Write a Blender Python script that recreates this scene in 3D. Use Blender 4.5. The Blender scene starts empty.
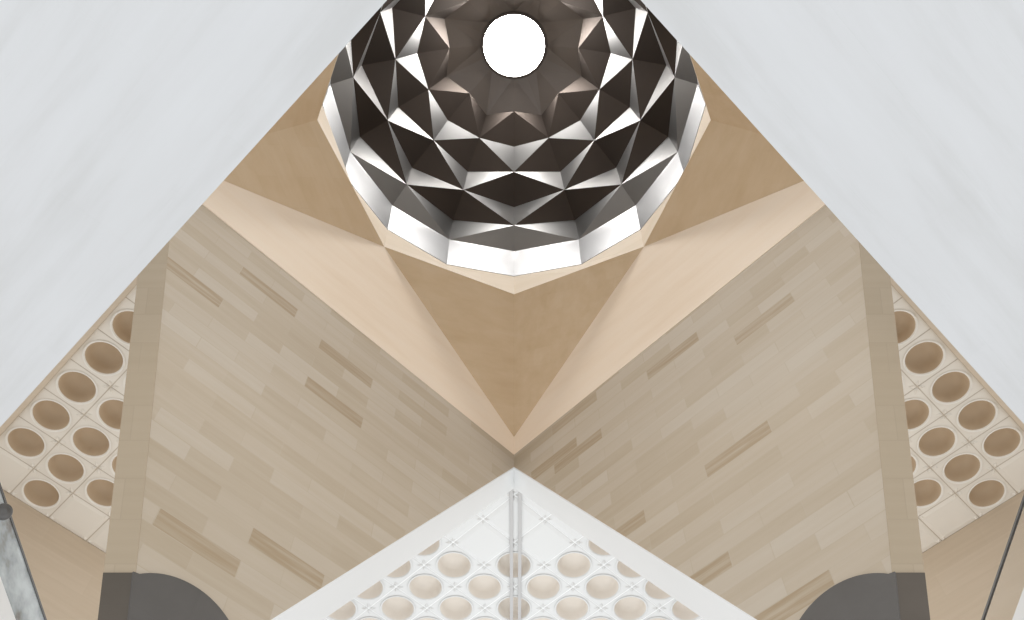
import bpy, math, random
from mathutils import Vector
random.seed(4)
S = 22.0                      # metres per layout unit (layout heights are measured from the camera)
EYE = 1.6                     # camera height above the atrium floor
CX = 0.364                    # the dome axis stands this far in front of the camera
C = bpy.context.scene.collection
sc = bpy.context.scene

def V(x, y, h):
    return Vector((x * S, y * S, h * S + EYE))

# ---------------------------------------------------------------- camera, world, exposure
cam = bpy.data.objects.new('camera', bpy.data.cameras.new('camera'))
C.objects.link(cam); sc.camera = cam
cam.location = (0, 0, EYE)
cam.rotation_euler = (math.radians(90 + 61.3), 0, 0)
cam.data.sensor_width = 36.0
cam.data.lens = 921.0 / 1024.0 * 36.0
cam.data.shift_x = -2.0 / 1024.0
cam.data.clip_end = 500

w = bpy.data.worlds.new('world'); sc.world = w; w.use_nodes = True
bg = w.node_tree.nodes['Background']
bg.inputs[0].default_value = (0.97, 0.985, 1.0, 1)
bg.inputs[1].default_value = 1.22
sc.view_settings.view_transform = 'Standard'
sc.view_settings.look = 'None'
sc.view_settings.gamma = 1
sc.view_settings.exposure = 0.0
sc.view_settings.use_curve_mapping = False

def area(name, loc, target, size, power, col):
    d = bpy.data.lights.new(name, 'AREA'); d.size = size; d.energy = power; d.color = col
    o = bpy.data.objects.new(name, d); C.objects.link(o); o.location = loc
    o.rotation_euler = (Vector(target) - Vector(loc)).to_track_quat('-Z', 'Y').to_euler()
    return o
area('ceiling_fill', V(0, 1.05, 0.62), V(0, 1.05, 1.08), 6.0, 260, (0.9, 0.96, 1.0))  # added unseen fill lamp that lifts the central ceiling to white

# ---------------------------------------------------------------- materials
class NT:
    def __init__(self, name):
        self.m = bpy.data.materials.new(name); self.m.use_nodes = True
        self.t = self.m.node_tree; self.b = self.t.nodes['Principled BSDF']
    def n(self, kind, **kw):
        x = self.t.nodes.new(kind)
        for k, v in kw.items():
            if k in x.inputs: x.inputs[k].default_value = v
            else: setattr(x, k, v)
        return x
    def l(self, a, b): self.t.links.new(a, b)
    def math(self, op, a, b=None):
        x = self.t.nodes.new('ShaderNodeMath'); x.operation = op
        for i, q in enumerate((a, b)):
            if q is None: continue
            if isinstance(q, (int, float)): x.inputs[i].default_value = q
            else: self.l(q, x.inputs[i])
        return x.outputs[0]
    def mix(self, fac, a, b, blend='MIX'):
        x = self.t.nodes.new('ShaderNodeMix'); x.data_type = 'RGBA'; x.blend_type = blend
        for i, q in ((0, fac), (6, a), (7, b)):
            if isinstance(q, (int, float)): x.inputs[i].default_value = q
            elif isinstance(q, tuple): x.inputs[i].default_value = (*q, 1)
            else: self.l(q, x.inputs[i])
        return x.outputs[2]
    def uv(self, sx=1, sy=1, rot=0):
        u = self.n('ShaderNodeUVMap'); m = self.n('ShaderNodeMapping')
        m.inputs['Scale'].default_value = (sx, sy, 1); m.inputs['Rotation'].default_value = (0, 0, rot)
        self.l(u.outputs[0], m.inputs[0]); return m.outputs[0]
    def noise(self, vec, scale, detail=4, rough=.55):
        x = self.n('ShaderNodeTexNoise'); x.inputs['Scale'].default_value = scale
        x.inputs['Detail'].default_value = detail; x.inputs['Roughness'].default_value = rough
        self.l(vec, x.inputs['Vector']); return x.outputs[0]
    def ramp(self, fac, stops):
        x = self.n('ShaderNodeValToRGB'); e = x.color_ramp.elements
        while len(e) < len(stops): e.new(0.5)
        for i, (p, c) in enumerate(stops):
            e[i].position = p; e[i].color = (*c, 1) if isinstance(c, tuple) else (c, c, c, 1)
        self.l(fac, x.inputs[0]); return x.outputs[0]

def stone(name, lo, mid, hi, bw, rh, joint=0.0, rough=.75, dark=None, streak=(.35, 5.0), amt=.5, mortar=.012, patch=.5, k=.79):
    """coursed stone: each block its own tone, fine bedding streaks, faint joints"""
    lo, mid, hi = (tuple(a * k for a in c) for c in (lo, mid, hi))
    if dark: dark = tuple(a * k for a in dark)
    q = NT(name)
    br = q.n('ShaderNodeTexBrick'); q.l(q.uv(), br.inputs['Vector'])
    br.inputs['Scale'].default_value = 1; br.inputs['Brick Width'].default_value = bw
    br.inputs['Row Height'].default_value = rh; br.inputs['Mortar Size'].default_value = mortar
    br.inputs['Mortar Smooth'].default_value = .3
    br.inputs['Color1'].default_value = (0, 0, 0, 1); br.inputs['Color2'].default_value = (1, 1, 1, 1)
    br.inputs['Mortar'].default_value = (.5, .5, .5, 1)
    sepa = q.n('ShaderNodeSeparateColor'); q.l(br.outputs['Color'], sepa.inputs[0])
    blk = sepa.outputs[0]
    st = q.noise(q.uv(streak[0], streak[1]), 1.0, 6, .6)
    big = q.noise(q.uv(.12, .12), 1.0, 3)
    v = q.math('ADD', q.math('MULTIPLY', blk, patch), q.math('MULTIPLY', st, amt))
    v = q.math('ADD', v, q.math('MULTIPLY', big, 1.0 - patch * .5 - amt * .5))
    v = q.math('MULTIPLY', v, 1 / (1 + .5 * patch + .5 * amt))
    c = q.ramp(v, [(.28, lo), (.5, mid), (.72, hi)])
    if dark:
        msk = q.ramp(blk, [(.0, 1.0), (.035, 1.0), (.05, 0.0)])
        msk = q.math('MULTIPLY', msk, q.ramp(q.noise(q.uv(.5, 9), 1.0, 3), [(.38, .15), (.6, 1.0)]))
        c = q.mix(msk, c, dark)
    if joint > 0:
        c = q.mix(q.math('MULTIPLY', br.outputs['Fac'], joint), c, tuple(k * .72 for k in lo))
    q.l(c, q.b.inputs['Base Color']); q.b.inputs['Roughness'].default_value = rough
    bp = q.n('ShaderNodeBump'); bp.inputs['Strength'].default_value = .15; bp.inputs['Distance'].default_value = .02
    q.l(q.math('SUBTRACT', st, br.outputs['Fac']), bp.inputs['Height']); q.l(bp.outputs[0], q.b.inputs['Normal'])
    return q.m

def plain(name, col, rough=.6, metal=0.0, var=.06, scale=.8, k=.79):
    col = tuple(a * k for a in col)
    q = NT(name); tc = q.n('ShaderNodeTexCoord')
    c = q.mix(q.noise(tc.outputs['Object'], scale, 4), tuple(k * (1 - var) for k in col), tuple(min(1, k * (1 + var)) for k in col))
    q.l(c, q.b.inputs['Base Color']); q.b.inputs['Roughness'].default_value = rough; q.b.inputs['Metallic'].default_value = metal
    return q.m

M = {}
M['wall'] = stone('grey_tan_limestone', (.46, .37, .26), (.525, .437, .332), (.57, .495, .40), 1.75, .44, joint=.08, dark=(.40, .30, .19), patch=.42, k=.885)
M['return'] = stone('tan_limestone_return', (.46, .365, .25), (.50, .40, .28), (.535, .43, .31), 1.4, .85, joint=.2, patch=.25)
M['rear'] = stone('cream_limestone_rear', (.56, .45, .33), (.62, .51, .385), (.68, .57, .45), 4.0, .9, joint=.08, patch=.12, k=.92)
M['triangle'] = stone('pale_cream_limestone', (.80, .635, .47), (.86, .71, .555), (.88, .75, .61), 3.2, .5, joint=.0, streak=(.25, 2.0), amt=.9, patch=.04, k=.93)
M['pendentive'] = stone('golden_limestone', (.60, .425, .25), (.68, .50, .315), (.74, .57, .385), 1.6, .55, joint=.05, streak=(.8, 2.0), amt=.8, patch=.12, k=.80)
M['collar'] = stone('light_collar_limestone', (.80, .68, .53), (.84, .72, .58), (.88, .77, .64), 2.5, .5, k=.95)
M['soffit'] = stone('cool_white_stone', (.67, .675, .67), (.765, .775, .785), (.80, .815, .83), 6.0, 1.6, streak=(.12, .9), amt=1.5, patch=.06, rough=.85, k=.79)
M['trim'] = plain('white_plaster', (.80, .80, .79), .7, var=.02, k=.93)
M['cast'] = plain('cast_panel_warm_dim', (.82, .755, .66), .7, var=.05, k=.90, scale=.5)  # side ceilings: warm, dim light put into the panel colour
M['joint'] = plain('tan_joint', (.66, .56, .44), .8)
M['jointw'] = plain('white_joint', (.86, .86, .85), .8, k=1.0)
M['castw'] = plain('cast_panel_lit', (.84, .84, .825), .7, var=.02, scale=.5)  # central ceiling: same cast panels, bright light put into the colour
M['bowlw'] = plain('coffer_lining_lit', (.90, .83, .745), .7, var=.05, scale=.4)  # coffer lining coloured as under the bright central light
M['bowl'] = plain('coffer_lining_warm_dim', (.66, .50, .335), .7, var=.10, scale=.4)  # same lining with the warmer, dimmer light in its colour
M['moulding'] = plain('tan_moulding', (.5, .41, .31), .7)
M['shade'] = stone('grey_shadow_panel', (.085, .075, .065), (.115, .105, .095), (.15, .14, .13), 3, 1.2, streak=(.5, .5), amt=1.0, patch=.1, rough=.5)  # shadow tone for the panel on the wall foot
M['shade2'] = stone('brown_shadow_panel', (.085, .068, .048), (.11, .088, .066), (.14, .115, .09), 3, 1.2, streak=(.5, .5), amt=1.0, patch=.1, rough=.5)  # same shadow in a browner tone for the return
M['track'] = plain('grey_steel_track', (.58, .57, .56), .5, .0)
M['darkrail'] = plain('dark_steel_rail', (.16, .155, .15), .4, .5)

def steel(name, col, rough, coat=.6, metal=1.0):
    q = NT(name); tc = q.n('ShaderNodeTexCoord')
    nz = q.noise(tc.outputs['Object'], .5, 3)
    q.l(q.mix(nz, tuple(k * .85 for k in col), tuple(k * 1.15 for k in col)), q.b.inputs['Base Color'])
    q.b.inputs['Metallic'].default_value = metal; q.b.inputs['Roughness'].default_value = rough
    q.b.inputs['Coat Weight'].default_value = coat; q.b.inputs['Coat Roughness'].default_value = .35
    return q.m
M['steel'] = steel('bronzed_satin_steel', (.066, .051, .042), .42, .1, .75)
M['drum'] = steel('pale_brushed_steel', (.36, .36, .365), .42, 0)
q = NT('skylight_diffuser'); q.b.inputs['Base Color'].default_value = (1, 1, 1, 1)
q.b.inputs['Emission Color'].default_value = (1, .985, .96, 1); q.b.inputs['Emission Strength'].default_value = 65.0
M['sky'] = q.m
q = NT('blue_grey_reflection_glass'); q.b.inputs['Base Color'].default_value = (.62, .68, .70, 1)
q.b.inputs['Transmission Weight'].default_value = .35; q.b.inputs['Roughness'].default_value = .12
nz = q.noise(q.uv(.8, 1.2), 1.0, 4, .6)
q.l(q.ramp(nz, [(.34, (.24, .22, .19)), (.46, (.42, .46, .47)), (.64, (.66, .71, .73))]), q.b.inputs['Base Color'])  # mottled tones stand in for reflections in the left pane
M['glass'] = q.m
q = NT('clear_glass'); q.b.inputs['Base Color'].default_value = (.97, .98, .98, 1)
q.b.inputs['Transmission Weight'].default_value = 1.0; q.b.inputs['Roughness'].default_value = .02; q.b.inputs['IOR'].default_value = 1.1
M['clear'] = q.m

# ---------------------------------------------------------------- mesh helpers
def link(name, me, mat, parent=None):
    o = bpy.data.objects.new(name, me); C.objects.link(o)
    if mat: me.materials.append(mat)
    if parent: o.parent = parent
    return o

def poly(name, verts, faces, mat, parent=None, uv=None, smooth=False, origin=None):
    """verts in world metres; uv(v) -> (u, v) in metres"""
    me = bpy.data.meshes.new(name)
    og = origin if origin is not None else Vector((0, 0, 0))
    me.from_pydata([tuple(Vector(v) - og) for v in verts], [], faces); me.update()
    lay = me.uv_layers.new(name='UVMap')
    for f in me.polygons:
        f.use_smooth = smooth
        for li, vi in zip(f.loop_indices, f.vertices):
            v = Vector(verts[vi]); lay.data[li].uv = uv(v) if uv else (v.x, v.y)
    o = link(name, me, mat, parent)
    if parent is None: o.location = og
    return o

def prism(front, off):
    """closed body: front polygon + same polygon moved by off (one vector or one per vertex)"""
    n = len(front); offs = off if isinstance(off, list) else [off] * n
    vs = list(front) + [Vector(a) + Vector(b) for a, b in zip(front, offs)]
    fs = [tuple(range(n)), tuple(range(2 * n - 1, n - 1, -1))] + [(i, i + n, (i + 1) % n + n, (i + 1) % n) for i in range(n)]
    return vs, fs

def fix(o):
    import bmesh
    bm = bmesh.new(); bm.from_mesh(o.data); bmesh.ops.recalc_face_normals(bm, faces=bm.faces); bm.to_mesh(o.data); bm.free()

def tag(o, label, cat, group=None):
    o['label'] = label; o['category'] = cat
    if group: o['group'] = group
    return o

def empty(name, loc):
    o = bpy.data.objects.new(name, None); C.objects.link(o); o.location = loc; o.empty_display_size = .5
    return o

def rel(o, root):
    """keep world placement of a part under its thing"""
    o.parent = root; o.location = o.location - root.location
    return o

R2 = math.sqrt(.5)
def DD(d1, d2, h):            # point given by its two 45-degree plan coordinates
    return V((d1 - d2) * R2, (d1 + d2) * R2, h)

# ---------------------------------------------------------------- white soffit over the viewer (structure)
HW = .70
def sp(d, e, z, side):        # side -1 left, +1 right
    x = (d - e) * R2 * HW; y = (d + e) * R2 * HW
    return V(-side * x, y, z)
L0, R0 = sp(.0275, 1.5, HW, -1), sp(.0290, 1.5, HW, 1)
front = [V(0, .0465 * HW, HW)]
def soffit_uv(v):
    s = 1 if v.x > 0 else -1
    return ((s * v.x + v.y) * R2 + 50, (v.y - s * v.x) * R2)
half_l = [front[0], V(0, -.9, HW), V(-1.3, -.9, HW), L0]
half_r = [front[0], V(0, -.9, HW), V(1.3, -.9, HW), R0]
for nm, hf in (('ceiling', half_l), ('ceiling', half_r)):
    vs, fs = prism(hf, Vector((0, 0, .03 * S)))
    o = poly(nm, vs, fs, M['soffit'], uv=soffit_uv); fix(o); o['kind'] = 'structure'

# ---------------------------------------------------------------- the two pierced walls that meet in the far corner
def mir(v, s):                # s=-1 keeps the left-hand build, s=+1 mirrors it to the right
    return Vector((v[0] * (-s), v[1], v[2])) if s == 1 else Vector(v)

def P(x, h, t=0.0):           # point of the left wall plane (layout units); t = forward shift
    return V(x, .771 + x + t, h)
XL = lambda h: -.390 + .2254 * (1 - h)      # left edge of the wall
XR = lambda h: -.442 * (.974 - h)           # slanted edge of the opening
HF = .415
T1 = .043
TW = lambda h: .0165 + .014 * h           # width of the stone return
for s, side in ((-1, 'left'), (1, 'right')):
    m = lambda v: mir(v, s)
    wuv = lambda v: (math.hypot(v.x, v.y - .771 * S) * (1 if True else 0) + (3.7 if s == 1 else 0), v.z + (7.3 if s == 1 else 0))
    fr = [P(0, 1), P(0, .974), P(XR(HF), HF), P(XL(HF), HF), P(XL(1.0), 1.0)]
    of = [Vector((0, T1 * S, 0)), Vector((0, T1 * S, .010 * S)), Vector((0, T1 * S, .010 * S)), Vector((-TW(HF) * S, 0, 0)), Vector((-TW(1.0) * S, 0, 0))]
    vs, fs = prism(fr, of)
    root = poly('wall_' + side, [m(v) for v in vs], fs, M['wall'], uv=wuv); fix(root); root['kind'] = 'structure'
    # white lining of the slanted opening
    a0, a1, b0, b1 = P(0, .974), P(XR(HF), HF), P(0, .984, T1), P(XR(HF), HF + .010, T1)
    dn = Vector((0, 0, -.05))
    vs, fs = prism([a0, a1, b1, b0], dn)
    o = poly('opening_trim', [m(v) for v in vs], fs, M['trim'], root); fix(o); o['label'] = 'smooth white lining of the slanted opening'
    # stone return on the outer slanted edge
    hs = [HF, .5, .6, .7, .8, .9, 1.0]
    q = [P(XL(h), h) for h in hs] + [P(XL(h), h) + Vector((-TW(h) * S, 0, 0)) for h in hs[::-1]]
    vs, fs = prism(q, Vector((0, -.02, 0)))
    o = poly('edge_return', [m(v) for v in vs], fs, M['return'], root, uv=lambda v: (abs(v.x) - (-.390 + .2254 * (1 - (v.z - EYE) / S)) * -S + .35, v.z)); fix(o)
    # round-topped shadow at the foot, built as thin dark panels
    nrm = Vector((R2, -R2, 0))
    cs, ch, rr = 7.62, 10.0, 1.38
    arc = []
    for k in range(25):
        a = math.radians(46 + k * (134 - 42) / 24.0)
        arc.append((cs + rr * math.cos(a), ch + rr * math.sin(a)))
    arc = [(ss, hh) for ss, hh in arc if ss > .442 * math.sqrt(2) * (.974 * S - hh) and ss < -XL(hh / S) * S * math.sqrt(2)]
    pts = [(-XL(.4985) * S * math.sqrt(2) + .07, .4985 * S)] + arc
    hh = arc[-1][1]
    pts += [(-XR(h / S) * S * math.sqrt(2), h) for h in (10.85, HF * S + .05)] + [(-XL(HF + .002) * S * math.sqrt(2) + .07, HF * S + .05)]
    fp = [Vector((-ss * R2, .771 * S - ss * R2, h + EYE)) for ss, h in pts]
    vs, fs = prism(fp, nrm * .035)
    o = poly('foot_shadow', [m(v) for v in vs], fs, M['shade'], root, uv=wuv); fix(o); o['label'] = 'dark grey round-topped shadow panel at the foot'
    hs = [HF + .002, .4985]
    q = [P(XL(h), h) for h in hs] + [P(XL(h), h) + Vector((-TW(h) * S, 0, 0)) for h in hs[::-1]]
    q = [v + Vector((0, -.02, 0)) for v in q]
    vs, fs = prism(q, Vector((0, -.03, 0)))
    o = poly('return_shadow', [m(v) for v in vs], fs, M['shade2'], root, uv=wuv); fix(o); o['label'] = 'dark brown shadow panel on the narrow return'

# ---------------------------------------------------------------- stone triangles and pendentives above the walls
def rad(r, deg, h):           # point round the dome axis; 0 deg = far side, + = left
    a = math.radians(deg)
    return V(-r * math.sin(a), CX + r * math.cos(a), h)
RO = .2600; HO = 1.187
side_name = {-1: 'left', 1: 'right'}
for s in (-1, 1):
    m = lambda v: mir(v, s)
    A, TB, B, Cc, TC = rad(RO, 45, HO), V(0, .7637, 1.03), V(0, .771, 1.0), V(-.405, .364, 1.0), V(-.3977, .364, 1.03)
    n = Vector((-R2, R2, 0)) * .5
    pts = [A, TB, B, Cc, TC]
    vs = pts + [p + n for p in pts]
    fs = [(0, 2, 1), (0, 3, 2), (0, 4, 3), (5, 6, 7), (5, 7, 8), (5, 8, 9)] + [(i, (i + 1) % 5, (i + 1) % 5 + 5, i + 5) for i in range(5)]
    o = poly('stone_triangle', [m(v) for v in vs], fs, M['triangle'],
             uv=lambda v: (math.hypot(v.x, v.y - .771 * S), v.z)); fix(o)
    tag(o, 'pale cream stone triangle leaning over the %s-hand wall, beneath the dome' % side_name[s], 'stone triangle', 'pale triangles around the dome')

def pendentive(ang, label):
    a = rad(RO, ang - 45, HO); b = rad(RO, ang, HO); c = rad(RO, ang + 45, HO); tip = rad(.3997, ang, 1.03)
    out = Vector((rad(1, ang, 0) - rad(0, ang, 0))).normalized() * .5
    vs = [a, b, c, tip] + [v + out for v in (a, b, c, tip)]
    fs = [(0, 1, 3), (1, 2, 3), (5, 4, 7), (6, 5, 7), (0, 4, 5, 1), (1, 5, 6, 2), (2, 6, 7, 3), (3, 7, 4, 0)]
    ax = math.radians(ang)
    def uvp(v):
        dx, dy = v.x, v.y - CX * S
        t = dx * math.cos(ax) + dy * math.sin(ax)
        r = -dx * math.sin(ax) + dy * math.cos(ax)
        return (abs(t) * 1.0 + r * .4 + (9 if t > 0 else 0), v.z * 1.3 + abs(t) * .12)
    o = poly('stone_pendentive', vs, fs, M['pendentive'], uv=uvp); fix(o)
    return tag(o, label, 'pendentive', 'folded golden pendentives under the dome')
pendentive(0, 'golden stone pendentive pointing down below the dome, central one of three')
pendentive(90, 'golden stone pendentive at left of the dome, partly behind white soffit')
pendentive(-90, 'golden stone pendentive at right of the dome, partly behind white soffit')

# octagonal collar
RI = RO - .0005
vs, fs = [], []
for k in range(16):
    a = 22.5 * k
    ri = RI if k % 2 == 0 else RI * math.cos(math.radians(22.5))
    vs += [rad(ri, a, HO), rad(.2660, a, 1.257), rad(.272, a, 1.257), rad(.272, a, HO + .004)]
for k in range(16):
    j = (k + 1) % 16
    for i in range(4):
        fs.append((4 * k + i, 4 * j + i, 4 * j + (i + 1) % 4, 4 * k + (i + 1) % 4))
o = poly('octagonal_collar', vs, fs, M['collar'], uv=lambda v: (v.x + v.y, v.z)); fix(o)
tag(o, 'thin pale stone octagonal collar between the steel dome and the pendentives', 'collar')

# ---------------------------------------------------------------- faceted steel dome
dome = empty('faceted_dome', V(0, CX, 1.26))
tag(dome, 'faceted dark steel dome with bright triangular facets around its glowing centre', 'dome')
NODE = {'G': (.054, 1.617, 0), 'g': (.054, 1.617, 1), 'I': (.110, 1.598, 0), 'J': (.127, 1.599, 1), 'K': (.1625, 1.560, 0), 'P': (.158, 1.559, 1),
        'Q': (.1940, 1.519, 0), 'M': (.2105, 1.521, 1), 'R': (.2225, 1.463, 1), 'N': (.2435, 1.479, 0),
        'S': (.2455, 1.405, 0), 'O': (.2680, 1.432, 1), 'U': (.2735, 1.3640, 0), 'u': (.2735, 1.3640, 1),
        'D': (.2655, 1.258, 0), 'd': (.2655, 1.258, 1)}
def facets(name, tris, mat, label=None, mat2=None, second=()):
    vs, fs = [], []
    idx = {}
    def node(c, k, sgn):      # k = even node number 0..7; odd nodes sit half a step on, on side sgn
        r, h, odd = NODE[c]
        a = 45 * k + (22.5 * sgn if odd else 0)
        key = (c, round(a % 360, 1))
        if key not in idx: idx[key] = len(vs); vs.append(rad(r, a, h))
        return idx[key]
    for k in range(8):
        for sgn in (-1, 1):
            for t in tris:
                f = [node(c, k, sgn) for c in t]
                if sgn < 0: f = f[::-1]
                fs.append(tuple(f))
    o = poly(name, vs, fs, mat); fix(o)
    # inward-facing normals
    me = o.data
    me.calc_loop_triangles()
    ax = V(0, CX, 1.35)
    f = me.polygons[0]
    if f.normal.dot(f.center - ax) > 0: me.flip_normals()
    sm = o.modifiers.new('thickness', 'SOLIDIFY'); sm.thickness = .08; sm.offset = -1
    rel(o, dome)
    if label: o['label'] = label
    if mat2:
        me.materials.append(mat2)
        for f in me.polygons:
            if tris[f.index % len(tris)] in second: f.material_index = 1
    return o
M['crown'] = steel('glare_tinted_steel', (.15, .125, .108), .5)  # lighter colour carries the glare around the skylight
facets('crown_ring', ['GgJ', 'GJI'], M['crown'], 'shallow ring of radiating panels around the light')
M['riser'] = steel('bright_reflection_steel', (.34, .335, .33), .33, 0)  # dome steel in a lighter colour, standing in for bright reflections
M['lowpanel'] = steel('grey_reflection_steel', (.38, .365, .35), .34, 0)  # reflected light on the lowest facets put into the steel's colour
facets('facet_tier', ['IJP', 'IPK'], M['steel'])
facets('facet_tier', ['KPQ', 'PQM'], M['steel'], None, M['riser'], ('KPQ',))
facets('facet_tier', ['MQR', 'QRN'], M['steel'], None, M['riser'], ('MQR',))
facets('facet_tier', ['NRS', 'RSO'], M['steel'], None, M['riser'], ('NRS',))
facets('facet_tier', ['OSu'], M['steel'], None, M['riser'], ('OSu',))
facets('base_panels', ['SuU'], M['lowpanel'], 'grey steel panels above the pale band')
facets('drum', ['UuD', 'uDd'], M['drum'], 'pale polished steel band at the base')
# oculus ring
vs, fs = [], []
for k in range(32):
    for r, h in ((.053, 1.618), (.053, 1.613), (.057, 1.613), (.057, 1.618)):
        vs.append(rad(r, k * 11.25, h))
for k in range(32):
    j = (k + 1) % 32
    for i in range(4):
        fs.append((k * 4 + i, j * 4 + i, j * 4 + (i + 1) % 4, k * 4 + (i + 1) % 4))
o = poly('oculus_ring', vs, fs, M['steel']); fix(o); rel(o, dome)
# skylight
vs = [rad(.0525, k * 11.25, 1.6185) for k in range(32)] + [rad(.0525, k * 11.25, 1.623) for k in range(32)]
fs = [tuple(range(32)), tuple(range(63, 31, -1))] + [(k, (k + 1) % 32, 32 + (k + 1) % 32, 32 + k) for k in range(32)]
o = poly('skylight', vs, fs, M['sky'], origin=V(0, CX, 1.6185)); fix(o)
tag(o, 'round blazing white skylight at the top centre of the dome', 'skylight')

# ---------------------------------------------------------------- coffered ceilings
HC = 1.08
def bowl_mesh(ma, mb):
    vs, fs = [], []
    N = 32
    prof = [(.0268, -.0012), (.0255, -.0022), (.0245, -.0012), (.0238, .0), (.0215, .012), (.0185, .020), (.010, .0235), (.0, .0245)]
    for r, z in prof[:-1]:
        for k in range(N):
            a = 2 * math.pi * k / N
            vs.append((r * HC * S * math.cos(a), r * HC * S * math.sin(a), z * S))
    for i in range(len(prof) - 2):
        for k in range(N):
            j = (k + 1) % N
            fs.append((i * N + k, i * N + j, (i + 1) * N + j, (i + 1) * N + k))
    vs.append((0, 0, prof[-1][1] * S)); c = len(vs) - 1; b = (len(prof) - 2) * N
    for k in range(N): fs.append((b + k, b + (k + 1) % N, c))
    me = bpy.data.meshes.new('coffer'); me.from_pydata(vs, [], fs); me.update()
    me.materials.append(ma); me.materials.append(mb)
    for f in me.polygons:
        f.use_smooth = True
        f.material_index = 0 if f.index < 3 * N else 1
    return me
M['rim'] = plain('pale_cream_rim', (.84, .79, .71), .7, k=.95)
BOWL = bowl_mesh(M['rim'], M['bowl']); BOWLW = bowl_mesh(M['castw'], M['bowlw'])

def ceiling(name, d1s, d2s, w1, w2, has, s, mat, bowl):
    """cells centred on d1 x d2 (per unit height); has(i, j) says whether the cell holds a round coffer"""
    cen = DD(d1s[0], d2s[0], 0)
    root_loc = mir(DD(d1s[0] * HC, d2s[0] * HC, HC), s)
    vs, fs = [], []
    N = 32
    def pt(d1, d2, z=0.0): return mir(DD(d1 * HC, d2 * HC, HC) + Vector((0, 0, z)), s)
    coffers = []
    g = .0007                 # half width of the joint groove
    for i, a in enumerate(d1s):
        for j, b in enumerate(d2s):
            hx, hy = w1 / 2 - g, w2 / 2 - g
            if has(i, j):
                base = len(vs)
                for k in range(N):
                    t = 2 * math.pi * k / N; c_, s_ = math.cos(t), math.sin(t)
                    vs.append(pt(a + .0250 * c_, b + .0250 * s_))
                for k in range(N):
                    t = 2 * math.pi * k / N; c_, s_ = math.cos(t), math.sin(t)
                    q = 1 / max(abs(c_), abs(s_))
                    vs.append(pt(a + hx * c_ * q, b + hy * s_ * q))
                for k in range(N):
                    l = (k + 1) % N
                    fs.append((base + k, base + l, base + N + l, base + N + k))
                coffers.append((a, b))
            else:
                base = len(vs)
                vs += [pt(a - hx, b - hy), pt(a + hx, b - hy), pt(a + hx, b + hy), pt(a - hx, b + hy)]
                k1 = .80
                vs += [pt(a - hx * k1, b - hy * k1, -.03), pt(a + hx * k1, b - hy * k1, -.03), pt(a + hx * k1, b + hy * k1, -.03), pt(a - hx * k1, b + hy * k1, -.03)]
                fs += [(base, base + 1, base + 5, base + 4), (base + 1, base + 2, base + 6, base + 5), (base + 2, base + 3, base + 7, base + 6), (base + 3, base, base + 4, base + 7), (base + 4, base + 5, base + 6, base + 7)]
            # carved star in the cell's far corner
            ca, cb = a + w1 / 2, b + w2 / 2
            for q in range(4):
                t = math.pi / 4 + q * math.pi / 2
                u = (math.cos(t), math.sin(t)); n = (-u[1], u[0])
                base = len(vs)
                for (p, ww) in ((.0015, 0), (.0055, .0028), (.0110, 0), (.0055, -.0028)):
                    vs.append(pt(ca + u[0] * p + n[0] * ww, cb + u[1] * p + n[1] * ww, -.005))
                vs.append(pt(ca + u[0] * .0055, cb + u[1] * .0055, -.07))
                for e in range(4): fs.append((base + e, base + (e + 1) % 4, base + 4))
    # backing slab closes the joints
    base = len(vs); lo1, hi1, lo2, hi2 = d1s[0] - w1 / 2, d1s[-1] + w1 / 2, d2s[0] - w2 / 2, d2s[-1] + w2 / 2
    o = poly(name, vs, fs, mat, origin=root_loc)
    import bmesh
    for f in o.data.polygons: pass
    bm = bmesh.new(); bm.from_mesh(o.data)
    for f in bm.faces:
        if f.normal.z > 0: f.normal_flip()
    bm.to_mesh(o.data); bm.free()
    # strips of darker mortar in the joints
    vs, fs = [], []
    def strip(a0, b0, a1, b1, z=.006):
        q = len(vs); vs.extend([pt(a0, b0, z), pt(a1, b0, z), pt(a1, b1, z), pt(a0, b1, z)]); fs.append((q, q + 1, q + 2, q + 3))
    for i in range(len(d1s) + 1):
        x = d1s[0] - w1 / 2 + i * w1; strip(x - 4 * g, lo2, x + 4 * g, hi2)
    for j in range(len(d2s) + 1):
        y = d2s[0] - w2 / 2 + j * w2; strip(lo1, y - 4 * g, hi1, y + 4 * g, .012)
    jt = poly('joint', vs, fs, M['jointw'] if mat is M['castw'] else M['joint']); rel(jt, o); jt['label'] = 'thin joint lines between the cast panels'
    for a, b in coffers:
        c = bpy.data.objects.new('coffer', bowl); C.objects.link(c)
        c.location = pt(a, b) - root_loc; c.parent = o
    return o

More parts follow.
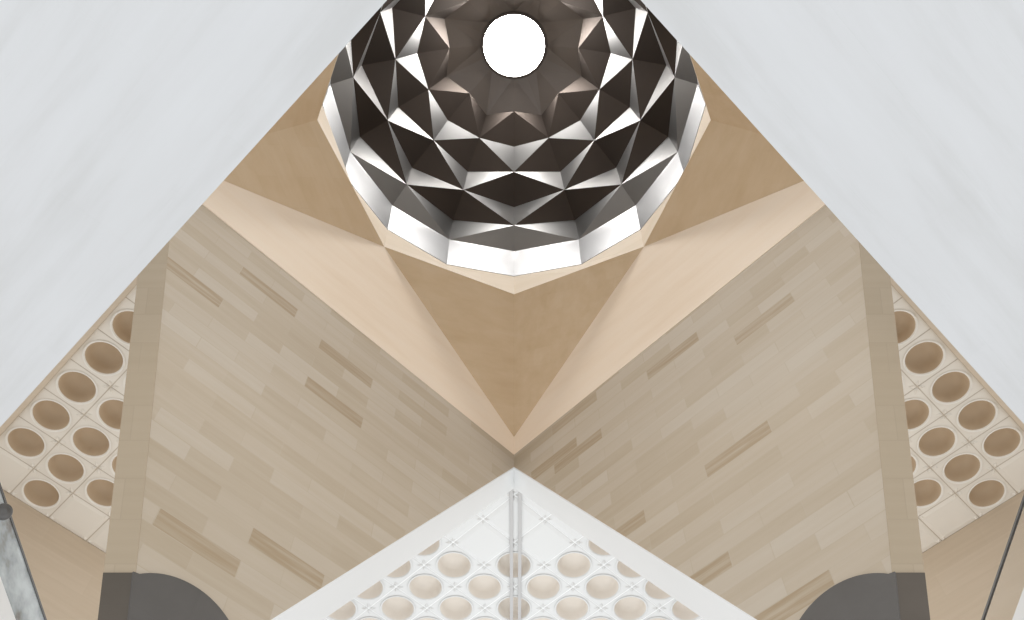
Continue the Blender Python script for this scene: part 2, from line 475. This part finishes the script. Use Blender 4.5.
# side ceilings: visible on the far left and far right
w1, w2 = .0612, .0628
d1s = [.067 + w1 * k for k in range(5)]
d2s = [.8058 + w2 * k for k in range(-3, 5)]
for s in (-1, 1):
    def has(i, j):
        if i == 0: return j <= 6
        if i == 1: return j <= 7
        if i == 2: return j <= 6
        return i == 3 and j <= 2
    o = ceiling('coffered_ceiling', d1s, d2s, w1, w2, has, s, M['cast'], BOWL)
    tag(o, 'cream ceiling with round tan coffers beyond the %s-hand wall, at the %s edge' % (side_name[s], side_name[s]), 'coffered ceiling', 'coffered ceilings around the atrium')
    # moulded border along the soffit
    a0, a1 = .067 - w1 / 2, -.01
    q = [DD(a1 * HC, .60 * HC, HC), DD(a0 * HC, .60 * HC, HC), DD(a0 * HC, 1.09 * HC, HC), DD(a1 * HC, 1.09 * HC, HC)]
    vs, fs = prism([mir(v, s) for v in q], Vector((0, 0, -.12)))
    b = poly('border_moulding', vs, fs, M['rear']); fix(b); rel(b, o); b['label'] = 'tan moulded border strip'
    # cream wall that the coffers run up to
    d2 = (d2s[-1] + w2 / 2) * HC
    q = [DD(-.05, d2, HC), DD(.45, d2, HC), DD(.45, d2, .30), DD(-.05, d2, .30)]
    vs, fs = prism([mir(v, s) for v in q], mir(Vector((-R2, R2, 0)) * .5, s))
    o = poly('wall_rear_' + side_name[s], vs, fs, M['rear'], uv=lambda v: ((abs(v.x) + v.y * -1) * R2, v.z)); fix(o); o['kind'] = 'structure'

# bright central ceiling behind the corner opening
wc = .0618
dc = [.6254 + wc * k for k in range(-1, 8)]
def has_c(i, j):
    if max(i, j) <= 1 or (min(i, j) == 1 and max(i, j) == 2) or (min(i, j) == 0 and max(i, j) <= 2): return False
    return i + j <= 10 and abs(i - j) <= 6
o = ceiling('coffered_ceiling', dc, dc, wc, wc, has_c, -1, M['castw'], BOWLW)
tag(o, 'bright white ceiling with round beige coffers under the corner of the two walls', 'coffered ceiling', 'coffered ceilings around the atrium')

# twin ceiling tracks running away from the corner
for dx, nm in ((-.0040, 'left'), (.0090, 'right')):
    q = [V(dx - .0026, .86, HC - .002), V(dx + .0026, .86, HC - .002), V(dx + .0026, 1.5, HC - .002), V(dx - .0026, 1.5, HC - .002)]
    vs, fs = prism(q, Vector((0, 0, -.04)))
    o = poly('ceiling_track', vs, fs, M['track'], origin=V(dx, .86, HC)); fix(o)
    tag(o, '%s one of two thin grey tracks along the white coffered ceiling' % nm, 'ceiling track', 'twin ceiling tracks')

# ---------------------------------------------------------------- glazed screens on both edges
for s in (-1, 1):
    m = lambda v: mir(v, s)
    HG = .80; xg = -.7085 * HG
    root = empty('glazed_screen', m(V(xg, .75, HG - .3)))
    tag(root, ('blue-grey mottled glass screen with dark top rail at the left edge' if s == -1 else
               'clear glass screen with dark top rail against the right-hand cream wall'), 'glass screen', 'glazed screens')
    def box(name, x0, x1, y0, y1, h0, h1, mat):
        q = [V(x0, y0, h0), V(x1, y0, h0), V(x1, y0, h1), V(x0, y0, h1)]
        vs, fs = prism([m(v) for v in q], Vector((0, (y1 - y0) * S, 0)))
        o = poly(name, vs, fs, mat, uv=lambda v: (v.y, v.z)); fix(o); return rel(o, root)
    box('top_rail', xg - .0030, xg, .45, .92, HG - .003, HG, M['darkrail'])
    box('pane', xg - .0016, xg - .0010, .45, .92, HG - .050, HG - .003, M['glass'] if s == -1 else M['clear'])
    box('bottom_rail', xg - .0030, xg, .45, .92, HG - .075, HG - .050, M['trim'])

# small dark fitting beside the left screen
def turned(name, prof, mat, parent, loc, axis):
    vs, fs = [], []; N = 24
    q = Vector(axis).normalized().to_track_quat('Z', 'Y')
    for r, z in prof:
        for k in range(N):
            a = 2 * math.pi * k / N
            vs.append(Vector(loc) + q @ Vector((r * math.cos(a), r * math.sin(a), z)))
    for i in range(len(prof) - 1):
        for k in range(N):
            j = (k + 1) % N
            fs.append((i * N + k, i * N + j, (i + 1) * N + j, (i + 1) * N + k))
    fs += [tuple(range(N))[::-1], tuple(range((len(prof) - 1) * N, len(prof) * N))]
    o = poly(name, vs, fs, mat, smooth=False); fix(o); return rel(o, parent)
fl = V(-.5600, .6790, .780)
root = empty('wall_spotlight', fl)  # small dark round fitting, not known to be a spotlight
tag(root, 'small dark round fitting on the rail of the left glass screen', 'spotlight')
turned('housing', [(.08, -.20), (.16, -.16), (.20, 0), (.20, .13), (.18, .17)], M['darkrail'], root, fl, (.5, -.5, -.7))
turned('lens', [(.16, .165), (.15, .18), (.08, .20)], M['darkrail'], root, fl, (.5, -.5, -.7))
vs, fs = prism([fl + Vector((-.05, -.05, 0)), fl + Vector((-.05, .05, 0)), fl + Vector((-.30, .05, .14)), fl + Vector((-.30, -.05, .14))], Vector((0, 0, .06)))
o = poly('bracket', vs, fs, M['darkrail']); fix(o); rel(o, root)
